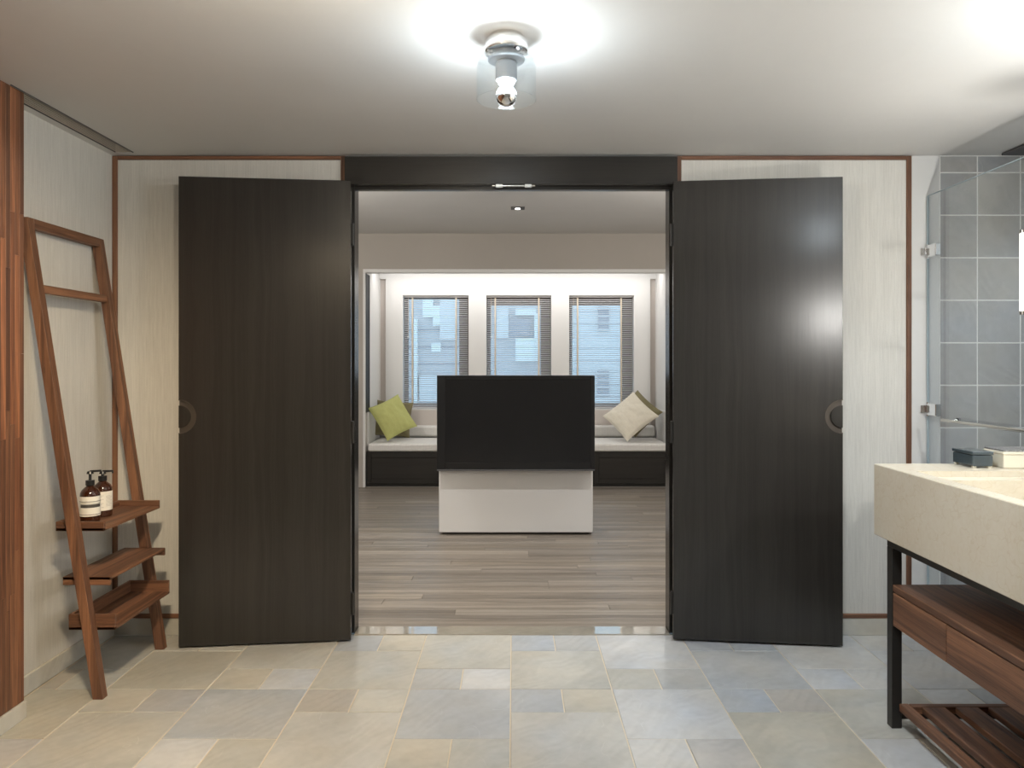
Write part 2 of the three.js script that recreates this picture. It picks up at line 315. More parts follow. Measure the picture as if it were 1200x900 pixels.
// ---- door frame
{
  const f = structGroup('door_frame', 'dark stained door frame with a deep header over the doorway');
  part('header', ext(-0.789, 0.764, 2.112, CEIL - 0.010, 3.600, ZW2 + 0.006, 0.002, 'x'), M.door, f);
  part('header_stop', ext(OX0 - 0.004, OX1 + 0.004, 2.098, 2.114, 3.655, 3.69, 0.002, 'x'), M.door, f);
  for (const s of [-1, 1]) {
    const a = s < 0 ? -0.789 : 0.764, b = s < 0 ? OX0 : OX1, x0 = Math.min(a, b), x1 = Math.max(a, b);
    part('jamb', ext(x0, x1, 0, 2.112, 3.650, ZW2 + 0.006, 0.002, 'y'), M.door, f);
    part('jamb_stop', s < 0 ? ext(-0.789, -0.766, 0, 2.112, 3.598, 3.650, 0.003, 'y') : ext(0.749, 0.764, 0, 2.112, 3.598, 3.650, 0.003, 'y'), M.door, f);
  }
}
// ---- door leaves with half ring pulls
function doorLeaf(n, s, hx, hZ, W, angle, label) {
  const g = new THREE.Group(); g.name = `door_${n}`; g.userData = { kind: 'structure', label }; scene.add(g);
  const H = 2.104, T = 0.042, cy = 1.028, R = 0.076, r = 0.050;
  g.position.set(hx, 0.010, -hZ); g.rotation.y = angle;
  const sh = new THREE.Shape(); sh.moveTo(0, 0); sh.lineTo(s * W, 0); sh.lineTo(s * W, cy - R);
  for (let i = 1; i < 24; i++) { const a = -Math.PI / 2 - s * i * Math.PI / 24 * 1; sh.lineTo(s * W + R * Math.cos(a) * 1, cy + R * Math.sin(a)); }
  sh.lineTo(s * W, cy + R); sh.lineTo(s * W, H); sh.lineTo(0, H); sh.lineTo(0, 0);
  const slab = new THREE.ExtrudeGeometry(sh, { depth: T - 0.004, bevelEnabled: true, bevelThickness: 0.002, bevelSize: 0.0015, bevelOffset: -0.0015, bevelSegments: 1 });
  slab.translate(0, 0, -T + 0.002); part('leaf', uvMetres(slab, 'y', woff()), M.door, g);
  const arc = (rad, rev) => { const p = []; for (let i = 0; i <= 28; i++) { const a = -Math.PI / 2 - s * i * Math.PI / 28; p.push([s * W + rad * Math.cos(a), cy + rad * Math.sin(a)]); } return rev ? p.reverse() : p; };
  const ring = new THREE.ExtrudeGeometry(new THREE.Shape([...arc(R - 0.0005), ...arc(r, true)].map((p) => new THREE.Vector2(...p))), { depth: T - 0.020, bevelEnabled: false }); ring.translate(0, 0, -T + 0.006);
  part('pull_ring', uvMetres(ring), M.bronze, g, 'bronze half ring finger pull');
  const lip = new THREE.ExtrudeGeometry(new THREE.Shape([...arc(R + 0.001), ...arc(R - 0.003, true)].map((p) => new THREE.Vector2(...p))), { depth: 0.012, bevelEnabled: false }); lip.translate(0, 0, -0.0115);
  part('pull_lip', uvMetres(lip), M.bronze, g);
  const disc = new THREE.ExtrudeGeometry(new THREE.Shape(arc(r).map((p) => new THREE.Vector2(...p))), { depth: T - 0.006, bevelEnabled: false }); disc.translate(0, 0, -T + 0.004);
  part('pull_disc', uvMetres(disc, 'y'), M.door, g);
  for (const y of [0.16, 0.95, 1.86]) {
    const h = part('hinge', [at(cyl(0.006, 0.10, 12), -s * 0.008, y, -0.012), at(chamferBox(0.010, 0.10, 0.03, 0.001), -s * 0.003, y, -0.028)], M.blackMetal, g);
  }
  return g;
}
doorLeaf(1, -1, -0.746, 3.536, 0.757, 0.1125, 'dark stained door leaf opened against the beige fabric panel by the ladder shelf');
doorLeaf(2, 1, 0.733, 3.547, 0.748, -0.1135, 'dark stained door leaf opened against the pale fabric panel by the shower');
{ // closing catch under the header
  const d = thing('door_catch', 'small chrome catch bar under the dark door header', 'door catch', [0, 2.104, -3.598]);
  part('bracket', at(chamferBox(0.034, 0.016, 0.014, 0.002), -0.068, 0, 0), M.steel, d); part('bracket', at(chamferBox(0.034, 0.016, 0.014, 0.002), 0.068, 0, 0), M.steel, d);
  const b = cyl(0.004, 0.20, 12); b.rotateZ(Math.PI / 2); part('bar', b, M.steel, d);
}

// ---- ceiling lamps: chrome canopy, clear glass drum, bulb silvered on its lower half
function ceilingLamp(label, x, Z, color, power, group) {
  const t = thing('ceiling_lamp', label, 'ceiling lamp', [x, CEIL, -Z], group);
  part('canopy', lathe([[0.0, 0], [0.050, 0], [0.050, -0.010], [0.063, -0.014], [0.065, -0.020], [0.065, -0.046], [0.060, -0.050], [0.040, -0.052], [0, -0.052]], 64), M.chrome, t);
  for (let i = 0; i < 3; i++) { const a = i * 2.094 + 0.6, k = cyl(0.006, 0.018, 12); k.rotateX(Math.PI / 2); k.rotateY(a); k.translate(0.052 * Math.sin(a), -0.058, 0.052 * Math.cos(a)); part('fixing_screw', k, M.chrome, t); }
  part('collar', lathe([[0.0, -0.052], [0.040, -0.052], [0.040, -0.066], [0.0555, -0.068], [0.0555, -0.074], [0.052, -0.076], [0, -0.076]]), std({ color: rgb(0.20, 0.22, 0.24), metalness: 0.9, roughness: 0.35 }), t);
  part('glass_shade', lathe([[0.060, -0.058], [0.060, -0.063], [0.074, -0.065], [0.084, -0.070], [0.088, -0.080], [0.0895, -0.095], [0.0895, -0.190], [0.0875, -0.191], [0.0872, -0.188], [0.0872, -0.095], [0.0858, -0.082], [0.082, -0.0735], [0.073, -0.068], [0.058, -0.066], [0.057, -0.060], [0.060, -0.058]], 72), M.shade, t);
  part('socket', lathe([[0, -0.076], [0.030, -0.078], [0.0325, -0.084], [0.0325, -0.130], [0.029, -0.134], [0.018, -0.135], [0, -0.135]]), M.ceramic, t);
  const pts = [[0.0, -0.132], [0.026, -0.134], [0.024, -0.142], [0.017, -0.150], [0.019, -0.155]], c = -0.178, R = 0.031;
  for (let i = 0; i <= 12; i++) { const a = Math.PI / 2 - 0.55 - i * (1.02 + 0.0) / 12 * 1.0; pts.push([R * Math.cos(a), c + R * Math.sin(a)]); }
  const glow = M.bulbGlow.clone(); glow.emissive = color;
  part('bulb', lathe([...pts, [0, c]], 40), glow, t, 'glowing globe bulb');
  const cap = []; for (let i = 0; i <= 14; i++) { const a = 0.0 - i * (Math.PI / 2) / 14; cap.push([(R + 0.0006) * Math.cos(a), c + (R + 0.0006) * Math.sin(a)]); }
  part('silvered_cap', lathe(cap, 40), M.chrome, t, 'silvered lower half of the bulb');
  const l = new THREE.PointLight(color, power); l.position.set(0, -0.172, 0); l.shadow.radius = 0.6; t.add(l);
  return t;
}
ceilingLamp('clear glass drum ceiling lamp in front of the dark doorway', -0.022, 2.30, COOL, 1.05);
ceilingLamp('clear glass drum ceiling lamp over the stone vanity', 1.62, 1.98, COOL, 1.0);
ceilingLamp('clear glass drum ceiling lamp beside the walnut strip wall', -0.36, 1.46, rgb(1, 0.84, 0.64), 3.6);
// added fill spotlights, out of sight, that brighten the floor, walls and shower
function recessed(label, x, Z, color, power, aim = [0, -2.2, 0], angle = 1.15) {
  const t = thing('added_spotlight', label, 'downlight', [x, CEIL, -Z], 'added bathroom fill spotlights');
  part('trim', lathe([[0.050, 0], [0.066, 0], [0.066, -0.004], [0.052, -0.006], [0.050, 0]], 40), M.steel, t);
  part('lens', at(cyl(0.049, 0.004, 32), 0, -0.002, 0), std({ color: rgb(1, 1, 1), emissive: color, emissiveIntensity: 5 }), t, 'glowing lens of the added spotlight');
  const l = new THREE.SpotLight(color, power, 0, angle, 0.9); l.position.set(0, -0.010, 0); l.target.position.set(...aim); l.shadow.radius = 5; t.add(l, l.target);
}
recessed('added recessed fill spotlight beside the walnut strip wall', -0.68, 1.35, WARM, 29, [-1.05, -2.15, -1.70], 0.80);
recessed('added recessed fill spotlight between the walnut wall and the vanity', 0.15, 1.20, NEUTRAL, 2.5);
recessed('added recessed fill spotlight beside the vanity', 0.66, 1.70, COOL, 14, [0.75, -2.25, -1.45], 0.76);
recessed('added recessed fill spotlight at the rear wall of the bathroom', 0, -0.4, NEUTRAL, 6);
recessed('added recessed fill spotlight inside the tiled shower', 2.46, 3.10, COOL, 3.2);
// wall lamps at the vanity
for (const [lampZ, label, power] of [[2.66, 'upright glowing wall lamp over the stone vanity next to the shower', 0.8], [1.30, 'upright glowing wall lamp at the far end of the vanity from the shower', 3.2]]) {
  const t = thing('wall_lamp', label, 'wall lamp', [RX, 1.592, -lampZ], 'vanity wall lamps');
  part('back_plate', at(chamferBox(0.012, 0.20, 0.06, 0.002), -0.006, 0, 0), M.steel, t);
  const arm = cyl(0.008, 0.136, 16); arm.rotateZ(Math.PI / 2); part('arm', at(arm, -0.07, 0, 0), M.steel, t);
  part('diffuser', at(cyl(0.030, 0.270, 40), -0.167, 0, 0), std({ color: rgb(0.9, 0.9, 0.88), emissive: rgb(1, 0.96, 0.9), emissiveIntensity: 2.2 }), t, 'white glowing tube');
  for (const y of [-0.14, 0.14]) part('end_cap', at(cyl(0.0315, 0.012, 40), -0.167, y, 0), M.steel, t);
  const l = new THREE.PointLight(rgb(1, 0.975, 0.93), power); l.position.set(-0.167, 0, 0); l.shadow.radius = 1.5; t.add(l);
}

// ---- ladder shelf
const shelfTop = (y) => y;
{
  const t = thing('ladder_shelf', 'walnut ladder shelf with three trays leaning on the fabric wall', 'ladder shelf', [-1.70, 0, -3.2]);
  const rel = (g) => at(g, 1.70, 0, 3.2);
  const H = 1.834, W = 0.038, xf = -1.580, xt = -1.8655;
  const railGeo = (Zn) => {
    const s = new THREE.Shape([[xf - W / 2, 0], [xf + W / 2, 0], [xt + W / 2, H], [xt - W / 2, H]].map((p) => new THREE.Vector2(...p)));
    const g = new THREE.ExtrudeGeometry(s, { depth: 0.034, bevelEnabled: true, bevelThickness: 0.002, bevelSize: 0.002, bevelOffset: -0.002, bevelSegments: 2 }); g.translate(0, 0, -Zn - 0.036);
    return rel(uvMetres(g, 'y', woff()));
  };
  part('rail', railGeo(2.932), M.walnut, t); part('rail', railGeo(3.442), M.walnut, t);
  const bar = (y0, y1, w) => { const x = xf + (xt - xf) * ((y0 + y1) / 2) / H; return rel(wood(x - w / 2, x + w / 2, y0, y1, 2.969, 3.442, 'z')); };
  part('top_bar', bar(1.797, H, 0.038), M.walnut, t); part('rung', bar(1.548, 1.580, 0.026), M.walnut, t);
  for (const [x0, x1, floorY, r0, r1] of [[-1.762, -1.576, 0.632, 0.632, 0.668], [-1.735, -1.552, 0.444, 0.424, 0.456], [-1.712, -1.533, 0.252, 0.252, 0.312]]) {
    const tr = new THREE.Group(); tr.name = 'tray'; t.add(tr);
    const up = r0 === floorY;
    part('board', rel(wood(x0, x1, floorY, floorY + 0.012, 2.970, 3.441, 'z', 0.0015)), M.walnut, tr);
    part('end_rim', rel(wood(x0, x1, up ? r0 + 0.0005 : r0, up ? r1 : floorY + 0.012, 2.970, 2.982, 'x', 0.0015)), M.walnut, tr);
    part('end_rim', rel(wood(x0, x1, up ? r0 + 0.0005 : r0, up ? r1 : floorY + 0.012, 3.429, 3.441, 'x', 0.0015)), M.walnut, tr);
    if (up) part('back_rim', rel(wood(x0, x0 + 0.012, r0 + 0.0005, r1, 2.982, 3.429, 'z', 0.0015)), M.walnut, tr);
  }
}
// ---- pump bottles on the top tray
function bottle(label, x, Z, turn, bands, lift) {
  const t = thing('pump_bottle', label, 'bottle', [x, 0.6445, -Z], 'pump bottles on the ladder shelf');
  t.rotation.y = turn;
  part('body', lathe([[0, 0], [0.034, 0], [0.0365, 0.003], [0.037, 0.008], [0.037, 0.108], [0.0355, 0.118], [0.030, 0.129], [0.020, 0.138], [0.014, 0.143], [0.013, 0.150], [0, 0.150]]), M.amber, t, 'dark amber bottle');
  const c = document.createElement('canvas'); c.width = 512; c.height = 256; const k = c.getContext('2d');
  k.fillStyle = '#e9e6dc'; k.fillRect(0, 0, 512, 256); k.fillStyle = '#2b2a28';
  if (bands) { k.fillRect(0, 62, 512, 7); k.fillStyle = '#4a4843'; k.fillRect(60, 100, 392, 44); k.fillStyle = '#23221f'; k.fillRect(0, 232, 512, 7); k.fillRect(0, 86, 512, 3); }
  else { k.fillStyle = '#8f8c84'; for (let i = 0; i < 14; i++) k.fillRect(70, 40 + i * 13, 120 + 30 * ((i * 7) % 4), 3); for (let i = 0; i < 10; i++) k.fillRect(320, 60 + i * 15, 90 + 20 * ((i * 5) % 3), 3); }
  const tx = new THREE.CanvasTexture(c); tx.colorSpace = THREE.SRGBColorSpace;
  const lab = new THREE.CylinderGeometry(0.0374, 0.0374, 0.078, 48, 1, true, -1.5, 3.0), lb = new THREE.CylinderGeometry(0.0371, 0.0371, 0.078, 48, 1, true, -1.5, 3.0);
  part('paper_label', at(lab, 0, 0.066, 0), std({ map: tx, roughness: 0.6, side: THREE.DoubleSide }), t, bands ? 'white label with dark bands' : 'white label with fine grey print');
  part('collar', at(cyl(0.0165, 0.020, 28), 0, 0.156, 0), M.blackPlastic, t);
  const head = [at(cyl(0.0055, 0.026 + lift, 16), 0, 0.172 + lift / 2, 0), at(cyl(0.0135, 0.010, 24, 0.010), 0, 0.187 + lift, 0), at(chamferBox(0.042, 0.008, 0.011, 0.002), 0.019, 0.1915 + lift, 0), at(cyl(0.0035, 0.008, 12), 0.037, 0.186 + lift, 0)];
  part('pump_head', head, M.blackPlastic, t);
}
bottle('amber pump bottle with a dark banded white label on the ladder tray', -1.692, 3.085, 0.55, true, 0.010);
bottle('amber pump bottle with a plain finely printed label on the ladder tray', -1.706, 3.205, 0.45, false, -0.007);

// ---- stone vanity counter with basin
{
  const t = thing('vanity_counter', 'thick cream marble vanity counter with a sunken basin', 'washbasin', [1.62, 0.661, -2.1]);
  const mk = (x0, x1, y0, y1, Z0, Z1, c) => { const g = chamferBox(x1 - x0, y1 - y0, Z1 - Z0, c); g.translate((x0 + x1) / 2 - 1.62, (y0 + y1) / 2 - 0.661, -(Z0 + Z1) / 2 + 2.1); g.setAttribute('uv', new THREE.Float32BufferAttribute(new Float32Array(g.attributes.position.count * 2), 2)); const b = new Brush(g); b.updateMatrixWorld(); return b; };
  const ev = new Evaluator(); ev.useGroups = false;
  let s = ev.evaluate(mk(1.300, RX - 0.002, 0.661, 0.916, 0.9, 2.788, 0.003), mk(1.348, 1.80, 0.893, 0.95, 1.2, 2.594, 0.002), SUBTRACTION);
  s = ev.evaluate(s, mk(1.372, 1.776, 0.80, 0.95, 1.256, 2.538, 0.006), SUBTRACTION);
  const g = s.geometry; part('stone_block', uvMetres(g, 'x'), M.marble, t);
  part('drain', at(cyl(0.022, 0.004, 32), 1.574 - 1.62, 0.802 - 0.661, 0.2), M.chrome, t);
}
// ---- vanity stand: black frame, walnut drawers, slatted shelf
{
  const t = thing('vanity_stand', 'walnut and black metal vanity stand with drawers and slatted shelf', 'vanity stand', [1.6, 0, -2.0]);
  const rel = (g) => at(g, -1.6, 0, 2.0);
  for (const [x, Z] of [[1.322, 2.700], [1.89, 2.700], [1.322, 0.98], [1.89, 0.98]]) part('leg', rel(ext(x, x + 0.036, 0, 0.632, Z, Z + 0.036, 0.002)), M.blackMetal, t);
  part('top_beam', rel(ext(1.322, 1.358, 0.632, 0.661, 0.98, 2.736)), M.blackMetal, t); part('top_beam', rel(ext(1.89, 1.926, 0.632, 0.661, 0.98, 2.736)), M.blackMetal, t);
  part('top_cross_beam', rel(ext(1.358, 1.89, 0.632, 0.661, 2.700, 2.736)), M.blackMetal, t); part('top_cross_beam', rel(ext(1.358, 1.89, 0.632, 0.661, 0.98, 1.016)), M.blackMetal, t);
  part('foot_cross_beam', rel(ext(1.358, 1.89, 0.030, 0.060, 2.706, 2.730)), M.blackMetal, t); part('foot_cross_beam', rel(ext(1.358, 1.89, 0.030, 0.060, 0.986, 1.01)), M.blackMetal, t);
  part('shelf_board', rel(wood(1.324, 1.925, 0.481, 0.505, 1.018, 2.6985, 'z')), M.walnut, t);
  part('drawer_case', rel(wood(1.345, 1.925, 0.365, 0.4805, 1.018, 2.6985, 'z')), M.walnut, t);
  for (const [a, b] of [[2.367, 2.698], [1.705, 2.364], [1.370, 1.702], [1.02, 1.367]]) part('drawer_front', rel(wood(1.325, 1.3445, 0.361, 0.477, a, b, 'z', 0.0015)), M.walnut, t);
  part('slat_frame_rail', rel(wood(1.346, 1.378, 0.063, 0.090, 1.02, 2.698, 'z')), M.walnut, t);
  part('slat_end_rail', rel(wood(1.379, 1.925, 0.063, 0.0895, 2.672, 2.698, 'x')), M.walnut, t);
  for (let i = 0; i < 5; i++) { const x = 1.412 + i * 0.114; part('slat', rel(wood(x, Math.min(x + 0.080, 1.925), 0.066, 0.089, 1.02, 2.671, 'z')), M.walnut, t); }
}
{ // basin trap and valve under the counter
  const t = thing('drain_valve', 'small metal valve under the marble counter', 'valve', [1.64, 0.600, -2.55]);
  const p = cyl(0.010, 0.12, 16); p.rotateZ(Math.PI / 2); part('pipe', at(p, 0, 0.03, 0), M.steel, t); part('body', at(cyl(0.016, 0.060, 20), -0.02, 0.030, 0), M.steel, t); part('lever', at(chamferBox(0.05, 0.008, 0.012, 0.002), -0.045, 0.005, 0), M.darkMetal, t);
}
{ // boxes on the counter
  const t = thing('lidded_box', 'small dark blue lacquered box with lid on the marble counter', 'box', [1.617, 0.9165, -2.722]);
  part('body', at(new RoundedBoxGeometry(0.070, 0.038, 0.124, 2, 0.004), 0, 0.025, 0), M.navy, t);
  part('lid', at(new RoundedBoxGeometry(0.074, 0.012, 0.128, 2, 0.003), 0, 0.051, 0), M.navy, t);
  for (const x of [-1, 1]) for (const z of [-1, 1]) part('foot', at(chamferBox(0.012, 0.006, 0.012, 0.001), x * 0.026, 0.003, z * 0.052), M.creamBox, t);
  const b = thing('tray_box', 'cream stone box with a speckled grey lid on the marble counter', 'box', [1.760, 0.9165, -2.712]);
  part('body', at(chamferBox(0.150, 0.046, 0.112, 0.002), 0, 0.023, 0), M.creamBox, b);
  part('rim', at(chamferBox(0.154, 0.010, 0.116, 0.002), 0, 0.0515, 0), M.creamBox, b);
  const sp = tex(128, 128, 0.06, 0.06, (u, v) => { const n = vn(u, v, 40, 40, 7); return g1(n > 0.6 ? 0.62 : n < 0.35 ? 0.25 : 0.42); });
  part('lid', at(uvMetres(chamferBox(0.148, 0.006, 0.110, 0.001)), 0, 0.0598, 0), std({ map: sp, roughness: 0.5 }), b, 'speckled grey lid');
}
// ---- shower door
{
  const t = thing('shower_screen', 'clear frameless glass shower screen with chrome hinges and towel bar', 'shower screen', [1.941, 0, -3.62]);
  const gl = chamferBox(0.008, 2.050, 0.80, 0.001); part('glass_pane', at(gl, 0, 1.035, 0.405), M.glass, t);
  part('edge_strip', at(chamferBox(0.010, 2.050, 0.006, 0.001), 0, 1.035, 0.002), M.glassEdge, t); part('edge_strip', at(chamferBox(0.009, 0.003, 0.80, 0.001), 0, 2.0615, 0.405), M.glassEdge, t);
  for (const y of [1.80, 1.063]) {
    const h = part('hinge', at(new RoundedBoxGeometry(0.026, 0.056, 0.075, 3, 0.004), 0, y, 0.052), M.chrome, t, 'chrome glass clamp hinge');
    part('pivot', at(cyl(0.008, 0.064, 16), -0.004, y, 0.006), M.chrome, h); part('wall_plate', at(chamferBox(0.030, 0.034, 0.008, 0.001), -0.018, y, -0.002), M.chrome, h);
  }
  const bar = cyl(0.0075, 0.56, 24); bar.rotateX(Math.PI / 2); part('towel_bar', at(bar, -0.055, 1.027, 0.50), M.steel, t);
  for (const z of [0.262, 0.720]) { const p = cyl(0.007, 0.055, 16); p.rotateZ(Math.PI / 2); part('standoff', at(p, -0.0275, 1.027, z), M.steel, t); const q = cyl(0.014, 0.008, 24); q.rotateZ(Math.PI / 2); part('rosette', at(q, -0.008, 1.027, z), M.darkMetal, t); }
  const v = thing('shower_ceiling_plate', 'dark flat plate in the ceiling above the tiled shower wall', 'shower head', [2.40, CEIL, -3.47]);
  part('plate', at(chamferBox(0.28, 0.010, 0.22, 0.002), 0, -0.008, 0), M.darkMetal, v); part('mount', at(cyl(0.03, 0.006, 24), 0, -0.002, 0), M.darkMetal, v);
}

// ================================================================ THE BEDROOM
const BX0 = -2.7, BX1 = 2.7;
{ // plank floor
  const f = structGroup('floor', 'grey brown oak plank floor of the bedroom');
  part('sub_floor', ext(BX0, BX1, -0.08, -0.004, ZW2, ZF + 0.02, 0.001), std({ color: rgb(0.10, 0.085, 0.07), roughness: 0.9 }), f);
  const tones = [[1, 1, 1], [0.86, 0.84, 0.82], [1.10, 1.08, 1.06], [0.94, 0.93, 0.93], [1.03, 1.0, 0.95]].map((c) => phys({ map: oakMap, color: rgb(...c.map((x) => x * 0.88)), bumpMap: grainBump, bumpScale: 0.0006, roughness: 0.42 }));
  const geos = new Map(), W = 0.0895;
  const pg = (l, n) => { const k = l.toFixed(2) + n; if (!geos.has(k)) geos.set(k, uvMetres(chamferBox(l - 0.0012, 0.016, W - 0.0012, 0.0012), 'x', [n * 0.53, n * 0.117])); return geos.get(k); };
  let n = 0;
  for (let Z = ZW2; Z < ZF + 0.01 - W / 2; Z += W, n++) {
    let x = BX0;
    const first = rr(0.5, 1.8); let l = Math.round(first * 10) / 10;
    while (x < BX1 - 0.001) { if (x + l > BX1 - 0.4) l = BX1 - x; const p = part('plank', pg(l, Math.floor(rnd() * 5)), pick(tones), f); p.position.set(x + l / 2, -0.008 + rr(-0.0003, 0.0003), -(Z + W / 2)); x += l; l = Math.round(rr(1.2, 2.0) * 10) / 10; }
  }
}
struct('floor', ext(-1.65, 1.74, -0.08, 0.0, ZF + 0.021, ZB + 0.2, 0.001), M.greige, 'floor strip under the window bench');
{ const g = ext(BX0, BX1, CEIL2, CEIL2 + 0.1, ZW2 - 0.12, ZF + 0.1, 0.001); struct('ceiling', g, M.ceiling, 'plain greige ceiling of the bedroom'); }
struct('wall_bedroom_left', ext(BX0 - 0.1, BX0, 0, CEIL2, ZW2 - 0.1, ZF + 0.1, 0.001), M.greige, 'greige side wall of the bedroom');
struct('wall_bedroom_right', ext(BX1, BX1 + 0.1, 0, CEIL2, ZW2 - 0.1, ZF + 0.1, 0.001), M.greige, 'greige side wall of the bedroom');
struct('wall_bedroom_near', [ext(BX0, -2.0, 0, CEIL2, ZW2 - 0.1, ZW2, 0.001)], M.greige, 'end of the bedroom partition');
// far wall round the window alcove; soffit with a light cove behind it
const AX0 = -1.525, AX1 = 1.615, SOF = 2.212;
{
  const g = plate([[BX0, 0], [AX0, 0], [AX0, SOF], [AX1, SOF], [AX1, 0], [BX1, 0], [BX1, CEIL2], [BX0, CEIL2]], [], 0.10); g.translate(0, 0, -ZF - 0.10);
  struct('wall_far', uvMetres(g), M.greige, 'greige wall above and beside the window alcove');
  struct('trim_alcove', [ext(AX0 - 0.001, AX1 + 0.001, SOF - 0.006, SOF + 0.028, ZF - 0.006, ZF + 0.104, 0.002), ext(AX0 - 0.022, AX0 + 0.001, 0, SOF + 0.028, ZF - 0.006, ZF + 0.014, 0.001), ext(AX1 - 0.001, AX1 + 0.022, 0, SOF + 0.028, ZF - 0.006, ZF + 0.014, 0.001)], M.white, 'white edge trim round the window alcove');
  struct('ceiling', ext(AX0 - 0.12, AX1 + 0.12, 2.36, 2.46, ZF + 0.1, ZB + 0.22, 0.001), M.white, 'white ceiling of the window alcove');
  // side walls
  struct('wall_alcove_left', ext(AX0 - 0.12, AX0, 0, 2.36, ZF + 0.1, ZB, 0.001), M.white, 'white side wall of the window alcove by the green pillow');
  struct('wall_alcove_right', ext(AX1, AX1 + 0.12, 0, 2.36, ZF + 0.1, ZB, 0.001), M.white, 'white side wall of the window alcove by the cream pillow');
  struct('trim_ledge', ext(AX0, AX0 + 0.012, 0.36, 0.765, ZF + 0.11, ZB - 0.01, 0.002), M.white, 'white side ledge of the bench by the green pillow');
  struct('trim_ledge', ext(AX1 - 0.012, AX1, 0.36, 0.765, ZF + 0.11, ZB - 0.01, 0.002), M.white, 'white side ledge of the bench by the cream pillow');
  const sw = structGroup('window_4', 'tall narrow dark glass panel in the alcove side wall by the green pillow');
  part('pane', ext(AX0 - 0.002, AX0 + 0.004, 0.775, 2.20, ZF + 0.026, ZF + 0.20, 0.001), phys({ color: rgb(0.012, 0.014, 0.018), roughness: 0.55 }), sw);
  part('frame', [ext(AX0, AX0 + 0.008, 0.765, 2.20, ZF + 0.200, ZF + 0.212, 0.001), ext(AX0, AX0 + 0.008, 0.765, 0.775, ZF + 0.026, ZF + 0.20, 0.001)], M.blackMetal, sw);
}
const WIN = [[-1.257, -0.5124], [-0.3094, 0.4254], [0.6285, 1.363]], WY0 = 0.758, WY1 = 2.0438;
{
  const slots = [[-1.518, -1.450], [1.547, 1.612]];
  const g = plate(rect(AX0 - 0.12, AX1 + 0.12, 0, 2.36), [...WIN.map(([a, b]) => rect(a, b, WY0, WY1)), ...slots.map(([a, b]) => rect(a, b, 0.46, 2.228))], 0.20); g.translate(0, 0, -ZB - 0.20);
  struct('wall_window', uvMetres(g), M.white, 'white wall with three windows at the back of the alcove');
  for (const [a, b] of slots) struct('trim_groove', ext(a - 0.01, b + 0.01, 0.45, 2.24, ZB + 0.045, ZB + 0.06, 0.001), M.groove, 'recessed beige strip in the window wall corner');
  struct('wall_panel_lower', ext(AX0 + 0.08, AX1 - 0.08, 0.44, WY0 - 0.015, ZB - 0.004, ZB + 0.001, 0.001), M.groove, 'beige panel under the windows');
}
// cove light hidden behind the soffit
{
  const t = thing('cove_light', 'hidden linear light glowing above the window wall', 'light strip', [(AX0 + AX1) / 2, 2.325, -(ZF + 0.46)]);
  part('housing', at(chamferBox(3.0, 0.02, 0.05, 0.002), 0, 0.010, 0), M.white, t);
  part('led_strip', at(chamferBox(2.96, 0.004, 0.03, 0.001), 0, -0.003, 0), std({ color: rgb(1, 1, 1), emissive: LED, emissiveIntensity: 4 }), t);
  const l = new THREE.RectAreaLight(LED, 39, 2.96, 0.03); l.position.set(0, -0.007, 0); l.rotation.x = -Math.PI / 2; t.add(l); t.rotation.x = 0.35;
}
// windows
WIN.forEach(([a, b], i) => {
  const w = structGroup(`window_${i + 1}`, ['window in the alcove above the green pillow', 'window in the alcove behind the television', 'window in the alcove above the cream pillow'][i]);
  const Z0 = ZB + 0.13, Z1 = ZB + 0.19, top = i ? 0.10 : 0.03;
  part('stile', ext(a, a + 0.045, WY0, WY1, Z0, Z1, 0.002), M.winFrame, w); part('stile', ext(b - 0.115, b, WY0, WY1, Z0, Z1, 0.002), M.winFrame, w);
  part('rail', ext(a + 0.045, b - 0.115, WY0, WY0 + 0.06, Z0, Z1, 0.002), M.winFrame, w); part('rail', ext(a + 0.045, b - 0.115, WY1 - top, WY1, Z0, Z1, 0.002), M.winFrame, w);
  part('pane', ext(a + 0.045, b - 0.115, WY0 + 0.06, WY1 - top, Z0 + 0.03, Z0 + 0.036, 0.0005), M.glass, w);
});
// venetian blinds
{
  const slatGeo = uvMetres(chamferBox(0.722, 0.0014, 0.024, 0.0004));
  const makeBlind = ([a, b], label) => {
    const t = thing('venetian_blind', label, 'blind', [(a + b) / 2, WY0, -(ZB + 0.055)], 'blinds in the window alcove');
    const Hh = WY1 - WY0;
    part('head_rail', at(chamferBox(0.728, 0.022, 0.03, 0.002), 0, Hh - 0.012, 0), M.slat, t); part('bottom_rail', at(chamferBox(0.724, 0.014, 0.026, 0.002), 0, 0.012, 0), M.slat, t);
    for (let i = 0; i < 56; i++) { const s = part('slat', slatGeo, M.slat, t); s.position.set(0, 0.034 + i * 0.0219, 0); s.rotation.x = 0.42; }
    for (const x of [-0.268, 0.228]) part('tape', [at(chamferBox(0.017, Hh - 0.03, 0.001, 0.0003), x, Hh / 2, 0.0135), at(chamferBox(0.017, Hh - 0.03, 0.001, 0.0003), x, Hh / 2, -0.0135)], M.tape, t);
    const cd = part('pull_cord', at(cyl(0.002, 0.44, 8), -0.315, Hh - 0.245, 0.018), M.tape, t); part('cord_knob', at(new THREE.SphereGeometry(0.010, 14, 10), -0.315, Hh - 0.47, 0.018), M.knob, cd);
    return t;
  };
  makeBlind(WIN[0], 'slatted venetian blind with cream tapes above the green pillow'); makeBlind(WIN[1], 'slatted venetian blind with cream tapes behind the television'); makeBlind(WIN[2], 'slatted venetian blind with cream tapes above the cream pillow');
}
